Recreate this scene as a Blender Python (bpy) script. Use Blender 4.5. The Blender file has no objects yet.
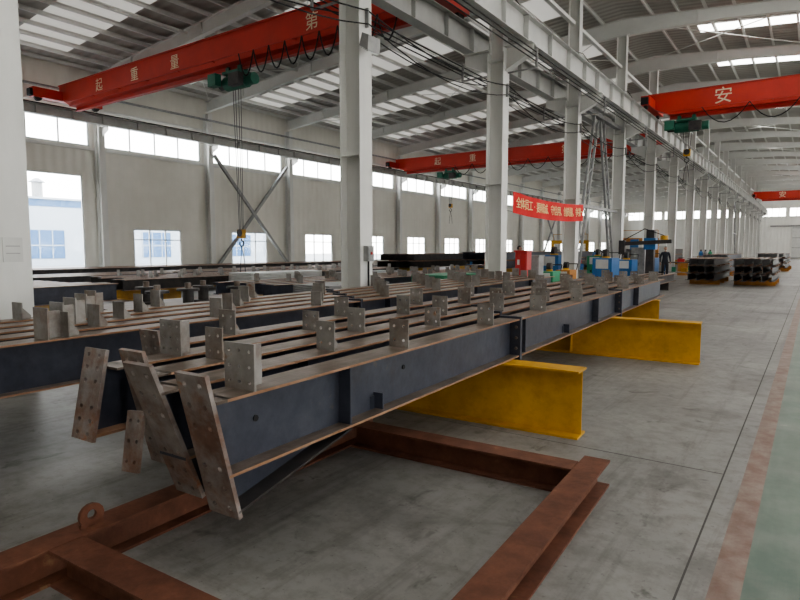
import bpy, bmesh, math, random
from mathutils import Vector, Matrix
random.seed(7)
scene = bpy.context.scene

# ---------------------------------------------------------------- materials
MATS = {}
def pmat(name, c1, c2=None, scale=4.0, rough=0.6, metal=0.0, bump=0.0, bscale=None, c3=None, stretch=(1,1,1), emit=None, es=0, detail=6, lo=.35, hi=.65):
    m = bpy.data.materials.new(name); m.use_nodes = True
    nt = m.node_tree; b = nt.nodes['Principled BSDF']
    b.inputs['Roughness'].default_value = rough
    b.inputs['Metallic'].default_value = metal
    b.inputs['Base Color'].default_value = (*c1, 1)
    tc = nt.nodes.new('ShaderNodeNewGeometry')
    mp = nt.nodes.new('ShaderNodeMapping'); mp.inputs['Scale'].default_value = stretch
    nt.links.new(tc.outputs['Position'], mp.inputs['Vector'])
    if c2 is not None:
        n = nt.nodes.new('ShaderNodeTexNoise'); n.inputs['Scale'].default_value = scale
        n.inputs['Detail'].default_value = detail; n.inputs['Roughness'].default_value = .65
        nt.links.new(mp.outputs[0], n.inputs['Vector'])
        r = nt.nodes.new('ShaderNodeValToRGB')
        r.color_ramp.elements[0].position = lo; r.color_ramp.elements[0].color = (*c1, 1)
        r.color_ramp.elements[1].position = hi; r.color_ramp.elements[1].color = (*c2, 1)
        if c3 is not None:
            e = r.color_ramp.elements.new(max(.72,hi+.02)); e.color = (*c3, 1)
        nt.links.new(n.outputs['Fac'], r.inputs[0])
        nt.links.new(r.outputs[0], b.inputs['Base Color'])
    if bump > 0:
        n2 = nt.nodes.new('ShaderNodeTexNoise'); n2.inputs['Scale'].default_value = bscale or scale*6
        n2.inputs['Detail'].default_value = 4
        nt.links.new(mp.outputs[0], n2.inputs['Vector'])
        bp = nt.nodes.new('ShaderNodeBump'); bp.inputs['Strength'].default_value = bump; bp.inputs['Distance'].default_value = .01
        nt.links.new(n2.outputs['Fac'], bp.inputs['Height'])
        nt.links.new(bp.outputs[0], b.inputs['Normal'])
    if emit:
        b.inputs['Emission Color'].default_value = (*emit, 1)
        b.inputs['Emission Strength'].default_value = es
    MATS[name] = m
    return m

def ribbed(name, c1, c2, axis, freq, strength=.6, rough=.6):
    """sheet cladding: regular ribs along one axis"""
    m = pmat(name, c1, c2, scale=.5, rough=rough)
    nt = m.node_tree; b = nt.nodes['Principled BSDF']
    g = nt.nodes.new('ShaderNodeNewGeometry'); s = nt.nodes.new('ShaderNodeSeparateXYZ')
    nt.links.new(g.outputs['Position'], s.inputs[0])
    mu = nt.nodes.new('ShaderNodeMath'); mu.operation = 'MULTIPLY'; mu.inputs[1].default_value = freq*2*math.pi
    nt.links.new(s.outputs[axis], mu.inputs[0])
    si = nt.nodes.new('ShaderNodeMath'); si.operation = 'SINE'; nt.links.new(mu.outputs[0], si.inputs[0])
    bp = nt.nodes.new('ShaderNodeBump'); bp.inputs['Strength'].default_value = strength; bp.inputs['Distance'].default_value = .03
    nt.links.new(si.outputs[0], bp.inputs['Height']); nt.links.new(bp.outputs[0], b.inputs['Normal'])
    return m

def overlay(m, scale, stretch, p0, p1, dark, fac=.8, detail=8, dist=0, mode='MULTIPLY'):
    nt = m.node_tree; b = nt.nodes['Principled BSDF']
    n = nt.nodes.new('ShaderNodeTexNoise'); n.inputs['Scale'].default_value = scale; n.inputs['Detail'].default_value = detail; n.inputs['Roughness'].default_value=.7
    n.inputs['Distortion'].default_value = dist
    g = nt.nodes.new('ShaderNodeNewGeometry'); mp = nt.nodes.new('ShaderNodeMapping'); mp.inputs['Scale'].default_value = stretch
    mp.inputs['Location'].default_value=(scale*3.1,scale*1.7,0)
    nt.links.new(g.outputs['Position'], mp.inputs[0]); nt.links.new(mp.outputs[0], n.inputs['Vector'])
    r = nt.nodes.new('ShaderNodeValToRGB'); r.color_ramp.elements[0].position=p0; r.color_ramp.elements[0].color=(*dark,1)
    r.color_ramp.elements[1].position=p1; r.color_ramp.elements[1].color=(1,1,1,1)
    nt.links.new(n.outputs['Fac'], r.inputs[0])
    mx = nt.nodes.new('ShaderNodeMixRGB'); mx.blend_type=mode; mx.inputs[0].default_value=fac
    old = b.inputs['Base Color'].links[0].from_socket
    nt.links.new(old, mx.inputs[1]); nt.links.new(r.outputs[0], mx.inputs[2]); nt.links.new(mx.outputs[0], b.inputs['Base Color'])

m=pmat('primer_blue', (.047,.052,.073), (.072,.078,.102), 3, .40, .2, .15, c3=(.14,.115,.10))
overlay(m,11,(1,1,1),.3,.6,(.6,.6,.6),.7); overlay(m,1.8,(1,1,1),.3,.42,(.85,.65,.5),.7)
m=pmat('mill_steel', (.15,.115,.09), (.25,.205,.175), 5, .42, .35, .15, c3=(.28,.15,.07))
overlay(m,3,(6,.5,1),.35,.6,(.5,.46,.43),.8)
m=pmat('clip_steel', (.20,.185,.17), (.34,.32,.30), 4, .48, .3, .1, c3=(.32,.16,.08)); overlay(m,2.5,(1,1,1),.34,.52,(.65,.5,.4),.8)
m=pmat('plate_rust', (.19,.16,.145), (.32,.29,.27), 6, .5, .25, .15, c3=(.38,.17,.06)); overlay(m,4.5,(1,1,1),.40,.56,(.72,.42,.28),.85)
m=pmat('rust_frame', (.12,.045,.024), (.21,.085,.048), 6, .75, .1, .3, c3=(.30,.17,.09))
overlay(m,1.6,(1,1,1),.35,.6,(.5,.46,.46),.8)
pmat('rust_edge', (.25,.13,.07), (.33,.2,.13), 8, .7, .1, .1)
pmat('dark_steel', (.03,.03,.033), (.07,.06,.055), 4, .5, .3)
pmat('stack_steel', (.06,.06,.065), (.12,.11,.105), 4, .5, .3, c3=(.2,.12,.08))
pmat('grey_steel', (.25,.25,.25), (.36,.36,.35), 4, .5, .3)
m=pmat('yellow_paint', (.58,.31,.018), (.48,.255,.02), 2.2, .5, 0, .1, c3=(.32,.2,.06))
overlay(m,5,(1,1,1),.3,.55,(.62,.58,.55),.7)
pmat('orange_paint', (.5,.22,.04), (.36,.15,.03), 3, .5)
pmat('white_steel', (.60,.60,.575), (.68,.68,.65), 1.2, .45)
pmat('white_column', (.60,.60,.57), (.72,.715,.69), .9, .42, c3=(.52,.50,.46), stretch=(1,1,.3))
pmat('runway_steel', (.42,.42,.405), (.52,.52,.50), 1.2, .5)
pmat('roof_frame', (.64,.64,.61), (.70,.70,.67), 1, .5)
pmat('crane_red', (.60,.05,.03), (.50,.04,.025), 1, .42)
pmat('hoist_green', (.02,.12,.08), (.03,.17,.11), 3, .5)
pmat('banner_red', (.70,.02,.02), (.6,.015,.015), 2, .7)
pmat('banner_letter', (.9,.72,.35), rough=.6)
pmat('letter_white', (.8,.68,.5), rough=.6)
pmat('machine_blue', (.02,.11,.30), (.03,.15,.36), 3, .4)
pmat('cabinet_red', (.5,.03,.03), (.42,.03,.03), 3, .4)
pmat('cabinet_white', (.6,.6,.58), (.52,.52,.5), 3, .4)
pmat('green_paint', (.03,.22,.11), (.04,.28,.14), 3, .5)
pmat('rubber_black', (.012,.012,.013), rough=.7)
pmat('rope_steel', (.12,.12,.12), rough=.5, metal=.5)
pmat('window_frame', (.68,.70,.70), rough=.4)
pmat('lamp_glass', (.7,.72,.7), rough=.2)
pmat('outside_white', (.42,.46,.50), (.36,.41,.46), .4, .6)
pmat('outside_blue', (.05,.12,.24), (.07,.15,.28), .4, .6)
pmat('outside_ground', (.25,.25,.24), (.32,.31,.3), .3, .9)
m=pmat('marking_red', (.18,.095,.07), (.26,.20,.165), 6, .5); overlay(m,2,(3,.5,1),.35,.6,(.7,.68,.66),.7)
m=pmat('marking_green', (.09,.14,.105), (.16,.195,.16), 2.5, .42, c3=(.23,.24,.21)); overlay(m,1.5,(3,.4,1),.35,.6,(.7,.7,.7),.7)
pmat('joint_dark', (.08,.075,.07), rough=.9)
pmat('cloth_dark', (.02,.022,.03), (.03,.033,.045), 30, .9)
pmat('cloth_trousers', (.03,.03,.035), (.045,.045,.05), 30, .9)
pmat('skin', (.45,.26,.18), rough=.5)
pmat('hair', (.01,.009,.008), rough=.6)
pmat('shoe', (.015,.013,.012), rough=.5)
ribbed('wall_panel', (.68,.66,.60), (.74,.72,.66), 'Y', 1.0/.45, .35)
ribbed('wall_panel_x', (.70,.69,.65), (.74,.73,.69), 'X', 1.0/.45, .35)
ribbed('roof_deck', (.40,.385,.355), (.46,.445,.41), 'Y', 1.0/.4, .6)
pmat('skylight', (.9,.93,.95), rough=.5, emit=(1.0,.98,.94), es=7.0)
pmat('left_bay_glow', (.55,.55,.51), rough=.5, emit=(1.0,.97,.91), es=.42)  # dim glowing panel added under the left roof to light the walls
m = pmat('concrete', (.165,.159,.149), (.255,.246,.231), .5, .48, 0, .12, 12, c3=(.345,.335,.315), lo=.32, hi=.6, detail=10)
overlay(m,7,(1,1,1),.33,.56,(.62,.6,.58),.8)
overlay(m,1.0,(3.2,.16,1),.36,.47,(.58,.56,.54),.7,6,.4)
overlay(m,.8,(1,1,1),.36,.46,(.6,.58,.56),.7,10,1.2)
overlay(m,2.6,(1,1,1),.31,.39,(.32,.30,.28),.75,4,.6)
overlay(m,22,(1,1,1),.30,.38,(.45,.43,.41),.6,3)
m = bpy.data.materials.new('glass_pane'); m.use_nodes=True; nt=m.node_tree; nt.nodes.clear()
o=nt.nodes.new('ShaderNodeOutputMaterial'); t=nt.nodes.new('ShaderNodeBsdfTransparent'); gl=nt.nodes.new('ShaderNodeBsdfGlossy')
t.inputs[0].default_value=(.95,.97,.98,1); gl.inputs['Roughness'].default_value=.1
ms=nt.nodes.new('ShaderNodeMixShader'); ms.inputs[0].default_value=.05
nt.links.new(t.outputs[0],ms.inputs[1]); nt.links.new(gl.outputs[0],ms.inputs[2]); nt.links.new(ms.outputs[0],o.inputs[0])
MATS['glass_pane']=m

# ---------------------------------------------------------------- mesh builder
class MB:
    def __init__(s, M=None):
        s.v=[]; s.f=[]; s.fm=[]; s.mats=[]; s.M=M
    def mi(s, n):
        if n not in s.mats: s.mats.append(n)
        return s.mats.index(n)
    def add(s, vs, fs, mat):
        o=len(s.v); s.v += [Vector(p) for p in vs]
        for i,f in enumerate(fs):
            s.f.append([o+k for k in f])
            s.fm.append(s.mi(mat[i] if isinstance(mat,(list,tuple)) else mat))
    def box(s,x0,x1,y0,y1,z0,z1,mat):
        vs=[(x0,y0,z0),(x1,y0,z0),(x1,y1,z0),(x0,y1,z0),(x0,y0,z1),(x1,y0,z1),(x1,y1,z1),(x0,y1,z1)]
        s.add(vs,[(0,3,2,1),(4,5,6,7),(0,1,5,4),(1,2,6,5),(2,3,7,6),(3,0,4,7)],mat)
    def sweep(s,p,q,prof,mat,up=(0,0,1),emats=None):
        p=Vector(p); q=Vector(q); d=(q-p).normalized(); up=Vector(up)
        if abs(d.dot(up))>.99: up=Vector((0,1,0))
        r=d.cross(up).normalized(); u=r.cross(d).normalized()
        n=len(prof)
        vs=[p+r*a+u*b for a,b in prof]+[q+r*a+u*b for a,b in prof]
        fs=[(i,(i+1)%n,n+(i+1)%n,n+i) for i in range(n)]
        ms=[(emats or {}).get(i,mat) for i in range(n)]
        fs+= [tuple(range(n))[::-1], tuple(range(n,2*n))]; ms+=[mat,mat]
        s.add(vs,fs,ms)
    def cyl(s,p,q,r,mat,n=12,r2=None):
        p=Vector(p); q=Vector(q); d=(q-p).normalized(); up=Vector((0,0,1))
        if abs(d.dot(up))>.99: up=Vector((0,1,0))
        a=d.cross(up).normalized(); b=a.cross(d); r2=r if r2 is None else r2
        vs=[p+(a*math.cos(2*math.pi*i/n)+b*math.sin(2*math.pi*i/n))*r for i in range(n)]
        vs+=[q+(a*math.cos(2*math.pi*i/n)+b*math.sin(2*math.pi*i/n))*r2 for i in range(n)]
        s.add(vs,[(i,(i+1)%n,n+(i+1)%n,n+i) for i in range(n)]+[tuple(range(n))[::-1],tuple(range(n,2*n))],mat)
    def path(s,pts,r,mat,n=6):
        for a,b in zip(pts[:-1],pts[1:]): s.cyl(a,b,r,mat,n)
    def prism(s,poly,ext,mat):
        ext=Vector(ext); n=len(poly); vs=[Vector(p) for p in poly]+[Vector(p)+ext for p in poly]
        s.add(vs,[(i,(i+1)%n,n+(i+1)%n,n+i) for i in range(n)]+[tuple(range(n))[::-1],tuple(range(n,2*n))],mat)
    def holed(s,o,u,w,t,W,H,cols,rows,r,mat,skip=()):
        """plate W x H, thickness t, with real bolt holes; o corner, u/w unit axes"""
        o=Vector(o);u=Vector(u).normalized();w=Vector(w).normalized();nn=u.cross(w).normalized()*t
        cw=W/cols; ch=H/rows
        for i in range(cols):
            for j in range(rows):
                c=o+u*(cw*(i+.5))+w*(ch*(j+.5))
                outer=[(1,0),(1,1),(0,1),(-1,1),(-1,0),(-1,-1),(0,-1),(1,-1)]
                O=[c+u*(a*cw/2)+w*(b_*ch/2) for a,b_ in outer]
                if (i,j) in skip:
                    s.add([O[1],O[3],O[5],O[7]],[(0,1,2,3)],mat); s.add([p+nn for p in (O[1],O[3],O[5],O[7])],[(0,1,2,3)],mat); continue
                I=[c+(u*math.cos(k*math.pi/4)+w*math.sin(k*math.pi/4))*r for k in range(8)]
                vs=O+I+[p+nn for p in O]+[p+nn for p in I]
                fs=[]
                for k in range(8):
                    k2=(k+1)%8
                    fs+=[(k,k2,8+k2,8+k),(16+k,16+k2,24+k2,24+k),(8+k,8+k2,24+k2,24+k)]
                s.add(vs,fs,mat)
        c=[o,o+u*W,o+u*W+w*H,o+w*H]
        s.add(c+[p+nn for p in c],[(0,1,5,4),(1,2,6,5),(2,3,7,6),(3,0,4,7)],mat)
    def build(s,name,loc=None,parent=None,smooth=False):
        vs=[(s.M@p if s.M else p) for p in s.v]
        if loc is None:
            xs=[p.x for p in vs]; ys=[p.y for p in vs]; zs=[p.z for p in vs]
            loc=Vector(((min(xs)+max(xs))/2,(min(ys)+max(ys))/2,min(zs)))
        loc=Vector(loc)
        me=bpy.data.meshes.new(name); me.from_pydata([tuple(p-loc) for p in vs],[],s.f)
        for n in s.mats: me.materials.append(MATS[n])
        for i,p in enumerate(me.polygons): p.material_index=s.fm[i]; p.use_smooth=smooth
        bm=bmesh.new(); bm.from_mesh(me); bmesh.ops.remove_doubles(bm,verts=bm.verts,dist=1e-5)
        bmesh.ops.recalc_face_normals(bm,faces=bm.faces); bm.to_mesh(me); bm.free()
        ob=bpy.data.objects.new(name,me); ob.location=loc; scene.collection.objects.link(ob)
        if parent:
            ob.parent=parent; ob.matrix_parent_inverse=Matrix.Translation(parent.location).inverted()
        return ob

def inst(ob,name,loc):
    o=bpy.data.objects.new(name,ob.data); o.location=loc; scene.collection.objects.link(o); return o

def I(b,h,tf=.014,tw=.008):
    b/=2; tw/=2
    return [(-b,0),(b,0),(b,tf),(tw,tf),(tw,h-tf),(b,h-tf),(b,h),(-b,h),(-b,h-tf),(-tw,h-tf),(-tw,tf),(-b,tf)]
def R(w,h): return [(-w/2,-h/2),(w/2,-h/2),(w/2,h/2),(-w/2,h/2)]
def C(b,h,t=.006): return [(0,0),(b,0),(b,t),(t,t),(t,h-t),(b,h-t),(b,h),(0,h)]

def text(body,name,loc,size,mat,parent,rot=(math.pi/2,0,0),ext=.004,sx=1):
    c=bpy.data.curves.new(name,'FONT'); c.body=body; c.size=size; c.extrude=ext; c.align_x='CENTER'; c.align_y='CENTER'
    c.materials.append(MATS[mat]); o=bpy.data.objects.new(name,c); scene.collection.objects.link(o)
    o.location=loc; o.rotation_euler=rot; o.scale=(sx,1,1); o.parent=parent
    o.matrix_parent_inverse=Matrix.Translation(parent.location).inverted(); return o

# ---------------------------------------------------------------- dimensions
XL=-28.9; XC=-7.5; XR=14.0; YN=-12.0; YF=112.0; BAY=6.3
ys_col=[2.9+BAY*k for k in range(-2,18)]
def zr(x): return 11.8-.09*abs(x-XC)

f=MB(); f.box(XL-.1,XR+.1,YN,YF,-.12,0,'concrete'); floor=f.build('floor',(0,0,0))
mk=MB(); mk.box(-.33,-.20,YN,100,0,.002,'marking_red'); mk.box(-.20,3.2,YN,100,0,.002,'marking_green'); mk.box(3.2,3.33,YN,100,0,.002,'marking_red')
mk.build('walkway_marking',(0,0,0),floor)
jt=MB(); jt.box(-.453,-.443,YN,YF,0,.0015,'joint_dark')
for x in (-8.6,-17.,-23.): jt.box(x-.004,x+.004,YN,YF,0,.0012,'joint_dark')
for k in range(-2,18,2): jt.box(XL+.2,-.455,4.65+k*6.3,4.656+k*6.3,0,.0014,'joint_dark')
jt.build('expansion_joints',(0,0,0),floor)

def wall_cells(mb,axis,c0,c1,a0,a1,z0,z1,ops,mat):
    A=sorted(set([a0,a1]+[o[0] for o in ops]+[o[1] for o in ops]))
    for i in range(len(A)-1):
        am=(A[i]+A[i+1])/2; cols=sorted([(o[2],o[3]) for o in ops if o[0]<am<o[1]])
        z=z0; segs=[]
        for lo,hi in cols: segs.append((z,lo)); z=hi
        segs.append((z,z1))
        for lo,hi in segs:
            if hi-lo>1e-4:
                if axis=='Y': mb.box(c0,c1,A[i],A[i+1],lo,hi,mat)
                else: mb.box(A[i],A[i+1],c0,c1,lo,hi,mat)
wn=[0]
def window(xw,y0,y1,z0,z1,nv,nh,side=1):
    wn[0]+=1
    w=MB(); t=.06; fr='window_frame'
    xa,xb=(xw-.1,xw-.03) if side==1 else (xw+.03,xw+.1)
    w.box(xa,xb,y0,y1,z0,z0+t,fr); w.box(xa,xb,y0,y1,z1-t,z1,fr); w.box(xa,xb,y0,y0+t,z0,z1,fr); w.box(xa,xb,y1-t,y1,z0,z1,fr)
    for i in range(1,nv):
        y=y0+(y1-y0)*i/nv; w.box(xa,xb,y-.03,y+.03,z0,z1,fr)
    for zz in nh: w.box(xa,xb,y0,y1,zz-.025,zz+.025,fr)
    xm=(xa+xb)/2; w.add([(xm,y0,z0),(xm,y1,z0),(xm,y1,z1),(xm,y0,z1)],[(0,1,2,3)],'glass_pane')
    return w.build('window_%d'%wn[0])
winsL=[]
for i,yc in enumerate(ys_col[:-1]):
    y0,y1=yc+.35,yc+BAY-.35
    winsL.append((y0,y1,6.5,8.15,4,()))
    if abs(yc-9.2)<.01: winsL.append((10.7,14.75,.4,5.1,1,()))
    else:
        c=yc+BAY/2; winsL.append((c-1.4,c+1.4,.65,2.6,3,(2.05,)))
wl=MB(); wall_cells(wl,'Y',XL-.15,XL,YN,YF,0,zr(XL)+.25,[w[:4] for w in winsL],'wall_panel'); wl.build('wall_left',(XL,0,0))
for w in winsL: window(XL,*w)
wr=MB(); winsR=[(y+.35,y+BAY-.35,6.5,8.15) for y in ys_col[:-1]]+[(y+1.2,y+5.0,.8,3.0) for y in ys_col[:-1]]
wall_cells(wr,'Y',XR,XR+.15,YN,YF,0,zr(XR)+.25,winsR,'wall_panel'); wr.build('wall_right',(XR,0,0))
for w in winsR: window(XR,w[0],w[1],w[2],w[3],6,(),-1)
def gable(name,y0,y1,ops):
    g=MB(); wall_cells(g,'X',y0,y1,XL,XR,0,9.8,ops,'wall_panel_x')
    g.prism([(XL,y0,9.8),(XR,y0,9.8),(XR,y0,zr(XR)+.22),(XC,y0,zr(XC)+.22),(XL,y0,zr(XL)+.22)],(0,y1-y0,0),'wall_panel_x')
    return g.build(name,(0,y0,0))
fops=[(XL+1+k*6.1,XL+1+k*6.1+5.6,6.6,8.0) for k in range(7)]
gable('wall_far',YF,YF+.2,fops)
for k,o_ in enumerate(fops):
    w=MB(); 
    for i in range(7):
        x=o_[0]+(o_[1]-o_[0])*i/6; w.box(x-.04,x+.04,YF+.05,YF+.12,o_[2],o_[3],'window_frame')
    w.box(o_[0],o_[1],YF+.05,YF+.12,o_[2],o_[2]+.08,'window_frame'); w.box(o_[0],o_[1],YF+.05,YF+.12,o_[3]-.08,o_[3],'window_frame')
    wn[0]+=1; w.build('window_%d'%wn[0])
d=MB()
for s_ in (-3.0,0.05): 
    d.box(s_,s_+2.95,YF-.12,YF-.05,.02,5.0,'cabinet_white')
    for k in range(4): d.box(s_,s_+2.95,YF-.15,YF-.12,.1+k*1.55,.2+k*1.55,'grey_steel')
d.box(-6,6,YF-.2,YF-.04,5.0,5.25,'grey_steel'); d.build('door_1')
gable('wall_near',YN-.2,YN,[])

c=MB()
for xa,xb in ((XL-.2,XC),(XC,XR+.2)):
    za,zb=zr(xa)+.2,zr(xb)+.2
    c.prism([(xa,YN-.2,za),(xb,YN-.2,zb),(xb,YN-.2,zb+.05),(xa,YN-.2,za+.05)],(0,YF-YN+.4,0),'roof_deck')
c.build('ceiling',(0,0,0))
sk=MB()
for y in ys_col[:-1]:
    ym=y+BAY/2
    for xa,xb,hw,mt in ((XL+1.5,XC-2.0,1.2,'left_bay_glow'),(XC+2.6,XR-2.0,.5,'skylight')):  # left bay: added glow panels; right bay: skylights
        sk.prism([(xa,ym-hw,zr(xa)+.185),(xb,ym-hw,zr(xb)+.185),(xb,ym-hw,zr(xb)+.198),(xa,ym-hw,zr(xa)+.198)],(0,2*hw,0),mt)
sk.build('roof_skylights_and_glow',(0,0,0))
pu=MB()
x=XL+.5
while x<XR-.3:
    if abs(x-XC)>.3:
        pu.sweep((x,YN,zr(x)),(x,YF,zr(x)),C(.07,.175,.01),'roof_frame')
    x+=1.05
pu.build('roof_purlins',(0,0,0))
rf=MB()
for sgn,xe in ((-1,XL+.25),(1,XR-.25)):
    xs=[XC,XC+sgn*4,xe]; hh=[.75,.45,.6]
    for k in range(2):
        xa,xb=xs[k],xs[k+1]; ha,hb=hh[k],hh[k+1]; ta,tb=zr(xa)-.01,zr(xb)-.01
        rf.prism([(xa,-.006,ta),(xb,-.006,tb),(xb,-.006,tb-hb),(xa,-.006,ta-ha)],(0,.012,0),'roof_frame')
        for za,zb in ((ta,tb),(ta-ha,tb-hb)):
            rf.prism([(xa,-.11,za),(xb,-.11,zb),(xb,-.11,zb-.02),(xa,-.11,za-.02)],(0,.22,0),'roof_frame')
    for k in range(3,19,5):
        x=XC+sgn*k; rf.box(x-.01,x+.01,-.1,.1,zr(x)-.45,zr(x)-.02,'roof_frame')
r0=rf.build('roof_rafter',(0,0,0)); r0.location.y=ys_col[0]
for y in ys_col[1:]: inst(r0,'roof_rafter',(0,y,0))
rb=MB()
for i,y in enumerate(ys_col[:-1]):
    if i%2==0:
        for xa,xb in ((XL+.5,-21.5),(-21.5,-14.5),(-14.5,XC),(XC,-.3),(-.3,7),(7,XR-.4)):
            rb.cyl((xa,y,zr(xa)-.12),(xb,y+BAY,zr(xb)-.12),.02,'roof_frame',5); rb.cyl((xb,y,zr(xb)-.12),(xa,y+BAY,zr(xa)-.12),.02,'roof_frame',5)
    for x in (-21.5,-14.5,-.3,7): rb.cyl((x,y,zr(x)-.15),(x,y+BAY,zr(x)-.15),.05,'roof_frame',6)
rb.build('roof_bracing',(0,0,0))

# ---------------------------------------------------------------- columns
def column():
    c=MB()
    pr=I(.38,.5,.018,.012)
    def vert(z0,z1,prof,cx=0):
        n=len(prof); hh=max(p[1] for p in prof)
        vs=[(cx+b-hh/2,a,z0) for a,b in prof]+[(cx+b-hh/2,a,z1) for a,b in prof]
        c.add(vs,[(i,(i+1)%n,n+(i+1)%n,n+i) for i in range(n)]+[tuple(range(n))[::-1],tuple(range(n,2*n))],'white_column')
    vert(.03,7.0,pr); vert(7.0,11.05,I(.32,.42,.016,.01))
    c.box(-.36,.36,-.28,.28,0,.03,'white_column')
    for z in (3.4,6.75): 
        for s_ in (-1,1): c.box(-.232,.232,min(s_*.006,s_*.18),max(s_*.006,s_*.18),z,z+.015,'white_column')
    for s_ in (-1,1):
        c.prism([(s_*.25,-.006,7.1),(s_*1.05,-.006,7.1),(s_*1.05,-.006,6.88),(s_*.25,-.006,6.5)],(0,.012,0),'white_column')
        c.box(min(s_*.25,s_*1.05),max(s_*.25,s_*1.05),-.16,.16,7.1,7.12,'white_column')
        c.prism([(s_*.25,-.12,6.5),(s_*1.05,-.12,6.88),(s_*1.05,-.12,6.865),(s_*.25,-.12,6.485)],(0,.24,0),'white_column')
    c.box(-.3,.3,-.18,.18,11.03,11.06,'white_column')
    return c
col=column().build('steel_column',(0,0,0)); col.location=(XC,ys_col[0],0)
for y in ys_col[1:]: inst(col,'steel_column',(XC,y,0))
wc=MB()
def vcol(mb,x,y,z0,z1,prof,mat):
    hh=max(p[1] for p in prof); n=len(prof)
    vs=[(x+b-hh/2,y+a,z0) for a,b in prof]+[(x+b-hh/2,y+a,z1) for a,b in prof]
    mb.add(vs,[(i,(i+1)%n,n+(i+1)%n,n+i) for i in range(n)]+[tuple(range(n))[::-1],tuple(range(n,2*n))],mat)
vcol(wc,.3,0,0,9.2,I(.3,.45,.016,.01),'white_column')
wc.prism([(.5,-.006,7.4),(1.15,-.006,7.4),(1.15,-.006,7.2),(.5,-.006,6.9)],(0,.012,0),'white_column'); wc.box(.5,1.15,-.14,.14,7.4,7.42,'white_column')
w0=wc.build('wall_column',(0,0,0)); w0.location=(XL,ys_col[0],0)
for y in ys_col[1:]: inst(w0,'wall_column',(XL,y,0))
for i,y in enumerate(ys_col):
    o=inst(w0,'wall_column',(XR,y,0)); o.rotation_euler=(0,0,math.pi)

s=MB(); s.box(XC+.252,XC+.262,2.80,3.0,1.45,1.72,'cabinet_white'); s.box(XC+.262,XC+.264,2.83,2.97,1.62,1.63,'grey_steel'); s.box(XC+.262,XC+.264,2.83,2.97,1.54,1.55,'grey_steel'); s.build('notice_sign')
s=MB(); s.box(XC+.252,XC+.36,9.1,9.3,1.35,1.65,'grey_steel'); s.box(XC+.36,XC+.372,9.12,9.28,1.37,1.63,'grey_steel'); s.box(XC+.372,XC+.39,9.18,9.22,1.48,1.53,'cabinet_red'); s.cyl((XC+.3,9.2,.05),(XC+.3,9.2,1.35),.02,'rubber_black'); s.build('switch_box')

def runway(name,x,z0,h):
    r=MB(); r.sweep((x,YN+.2,z0),(x,YF-.2,z0),I(.32,h,.02,.012),'runway_steel')
    r.box(x-.035,x+.035,YN+.2,YF-.2,z0+h,z0+h+.09,'dark_steel')
    for y in ys_col:
        for s_ in (-1,1): r.box(min(x+s_*.01,x+s_*.15),max(x+s_*.01,x+s_*.15),y-.2,y-.185,z0+.02,z0+h-.02,'runway_steel')
        for q in range(1,4):
            for s_ in (-1,1): r.box(min(x+s_*.01,x+s_*.13),max(x+s_*.01,x+s_*.13),y+q*BAY/4,y+q*BAY/4+.012,z0+.02,z0+h-.02,'runway_steel')
    return r.build(name)
runway('crane_runway_beam',XC-.82,7.12,.7)
runway('crane_runway_beam',XC+.82,7.12,.7)
runway('crane_runway_beam',XL+.95,7.42,.42)
runway('crane_runway_beam',XR-.95,7.42,.42)
cr=MB()
for k in range(3):
    cr.cyl((XC+1.12,YN,6.85-.12*k),(XC+1.12,YF-1,6.85-.12*k),.016,'rubber_black',6)
    cr.cyl((XC-1.15,YN,6.85-.12*k),(XC-1.15,YF-1,6.85-.12*k),.016,'rubber_black',6)
for y in ys_col:
    for s_ in (-1,1):
        cr.box(XC+s_*1.13-.03,XC+s_*1.13+.03,y-.02,y+.02,6.45,6.95,'grey_steel')
        cr.box(min(XC+s_*.3,XC+s_*1.13),max(XC+s_*.3,XC+s_*1.13),y-.02,y+.02,6.42,6.46,'grey_steel')
cr.build('crane_conductor_rails')
# sagging power cables slung from column to column
pc=MB()
for (dx,z,sag,r_) in ((.32,6.1,.28,.016),(.34,5.85,.4,.013),(-.34,6.2,.35,.014),(.3,8.6,.3,.014)):
    for y in ys_col[:-1]:
        pts=[Vector((XC+dx,y+BAY*t/8,z-sag*(1-((t-4)/4)**2))) for t in range(9)]
        pc.path(pts,r_,'rubber_black',5)
for y in ys_col:
    pc.box(XC+.25,XC+.33,y-.02,y+.02,5.8,6.15,'grey_steel')
pc.build('power_cables')

def lattice(mb,p,q,mat,w=.28,up=(1,0,0),step=.4):
    p=Vector(p);q=Vector(q); d=(q-p); L=d.length; d.normalize(); s_=d.cross(Vector(up)).normalized()*(w/2)
    mb.sweep(p+s_,q+s_,R(.09,.09),mat,up=up); mb.sweep(p-s_,q-s_,R(.09,.09),mat,up=up)
    n=int(L/step)
    for k in range(n):
        a=p+d*(L*k/n)+(s_ if k%2 else -s_); b_=p+d*(L*(k+1)/n)+(-s_ if k%2 else s_)
        mb.sweep(a,b_,R(.04,.04),mat,up=up)
for yb in (21.8,21.8+8*BAY):
    br=MB(); ym=yb+BAY/2
    lattice(br,(XC,yb+.6,.3),(XC,ym-.35,6.9),'grey_steel',.5,step=.5); lattice(br,(XC,yb+BAY-.6,.3),(XC,ym+.35,6.9),'grey_steel',.5,step=.5)
    br.box(XC-.06,XC+.06,yb+.2,yb+BAY-.2,3.2,3.32,'grey_steel'); br.box(XC-.1,XC+.1,yb+.2,yb+BAY-.2,6.9,7.05,'grey_steel')
    br.build('column_bracing')
for yb in (21.8,21.8+8*BAY):
    br=MB(); x=XL+.35
    br.sweep((x,yb+.25,.4),(x,yb+BAY-.2,6.9),R(.16,.16),'grey_steel'); br.sweep((x+.18,yb+BAY-.25,.4),(x+.18,yb+.2,6.9),R(.16,.16),'grey_steel')
    br.build('wall_bracing')
tb=MB()
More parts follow.
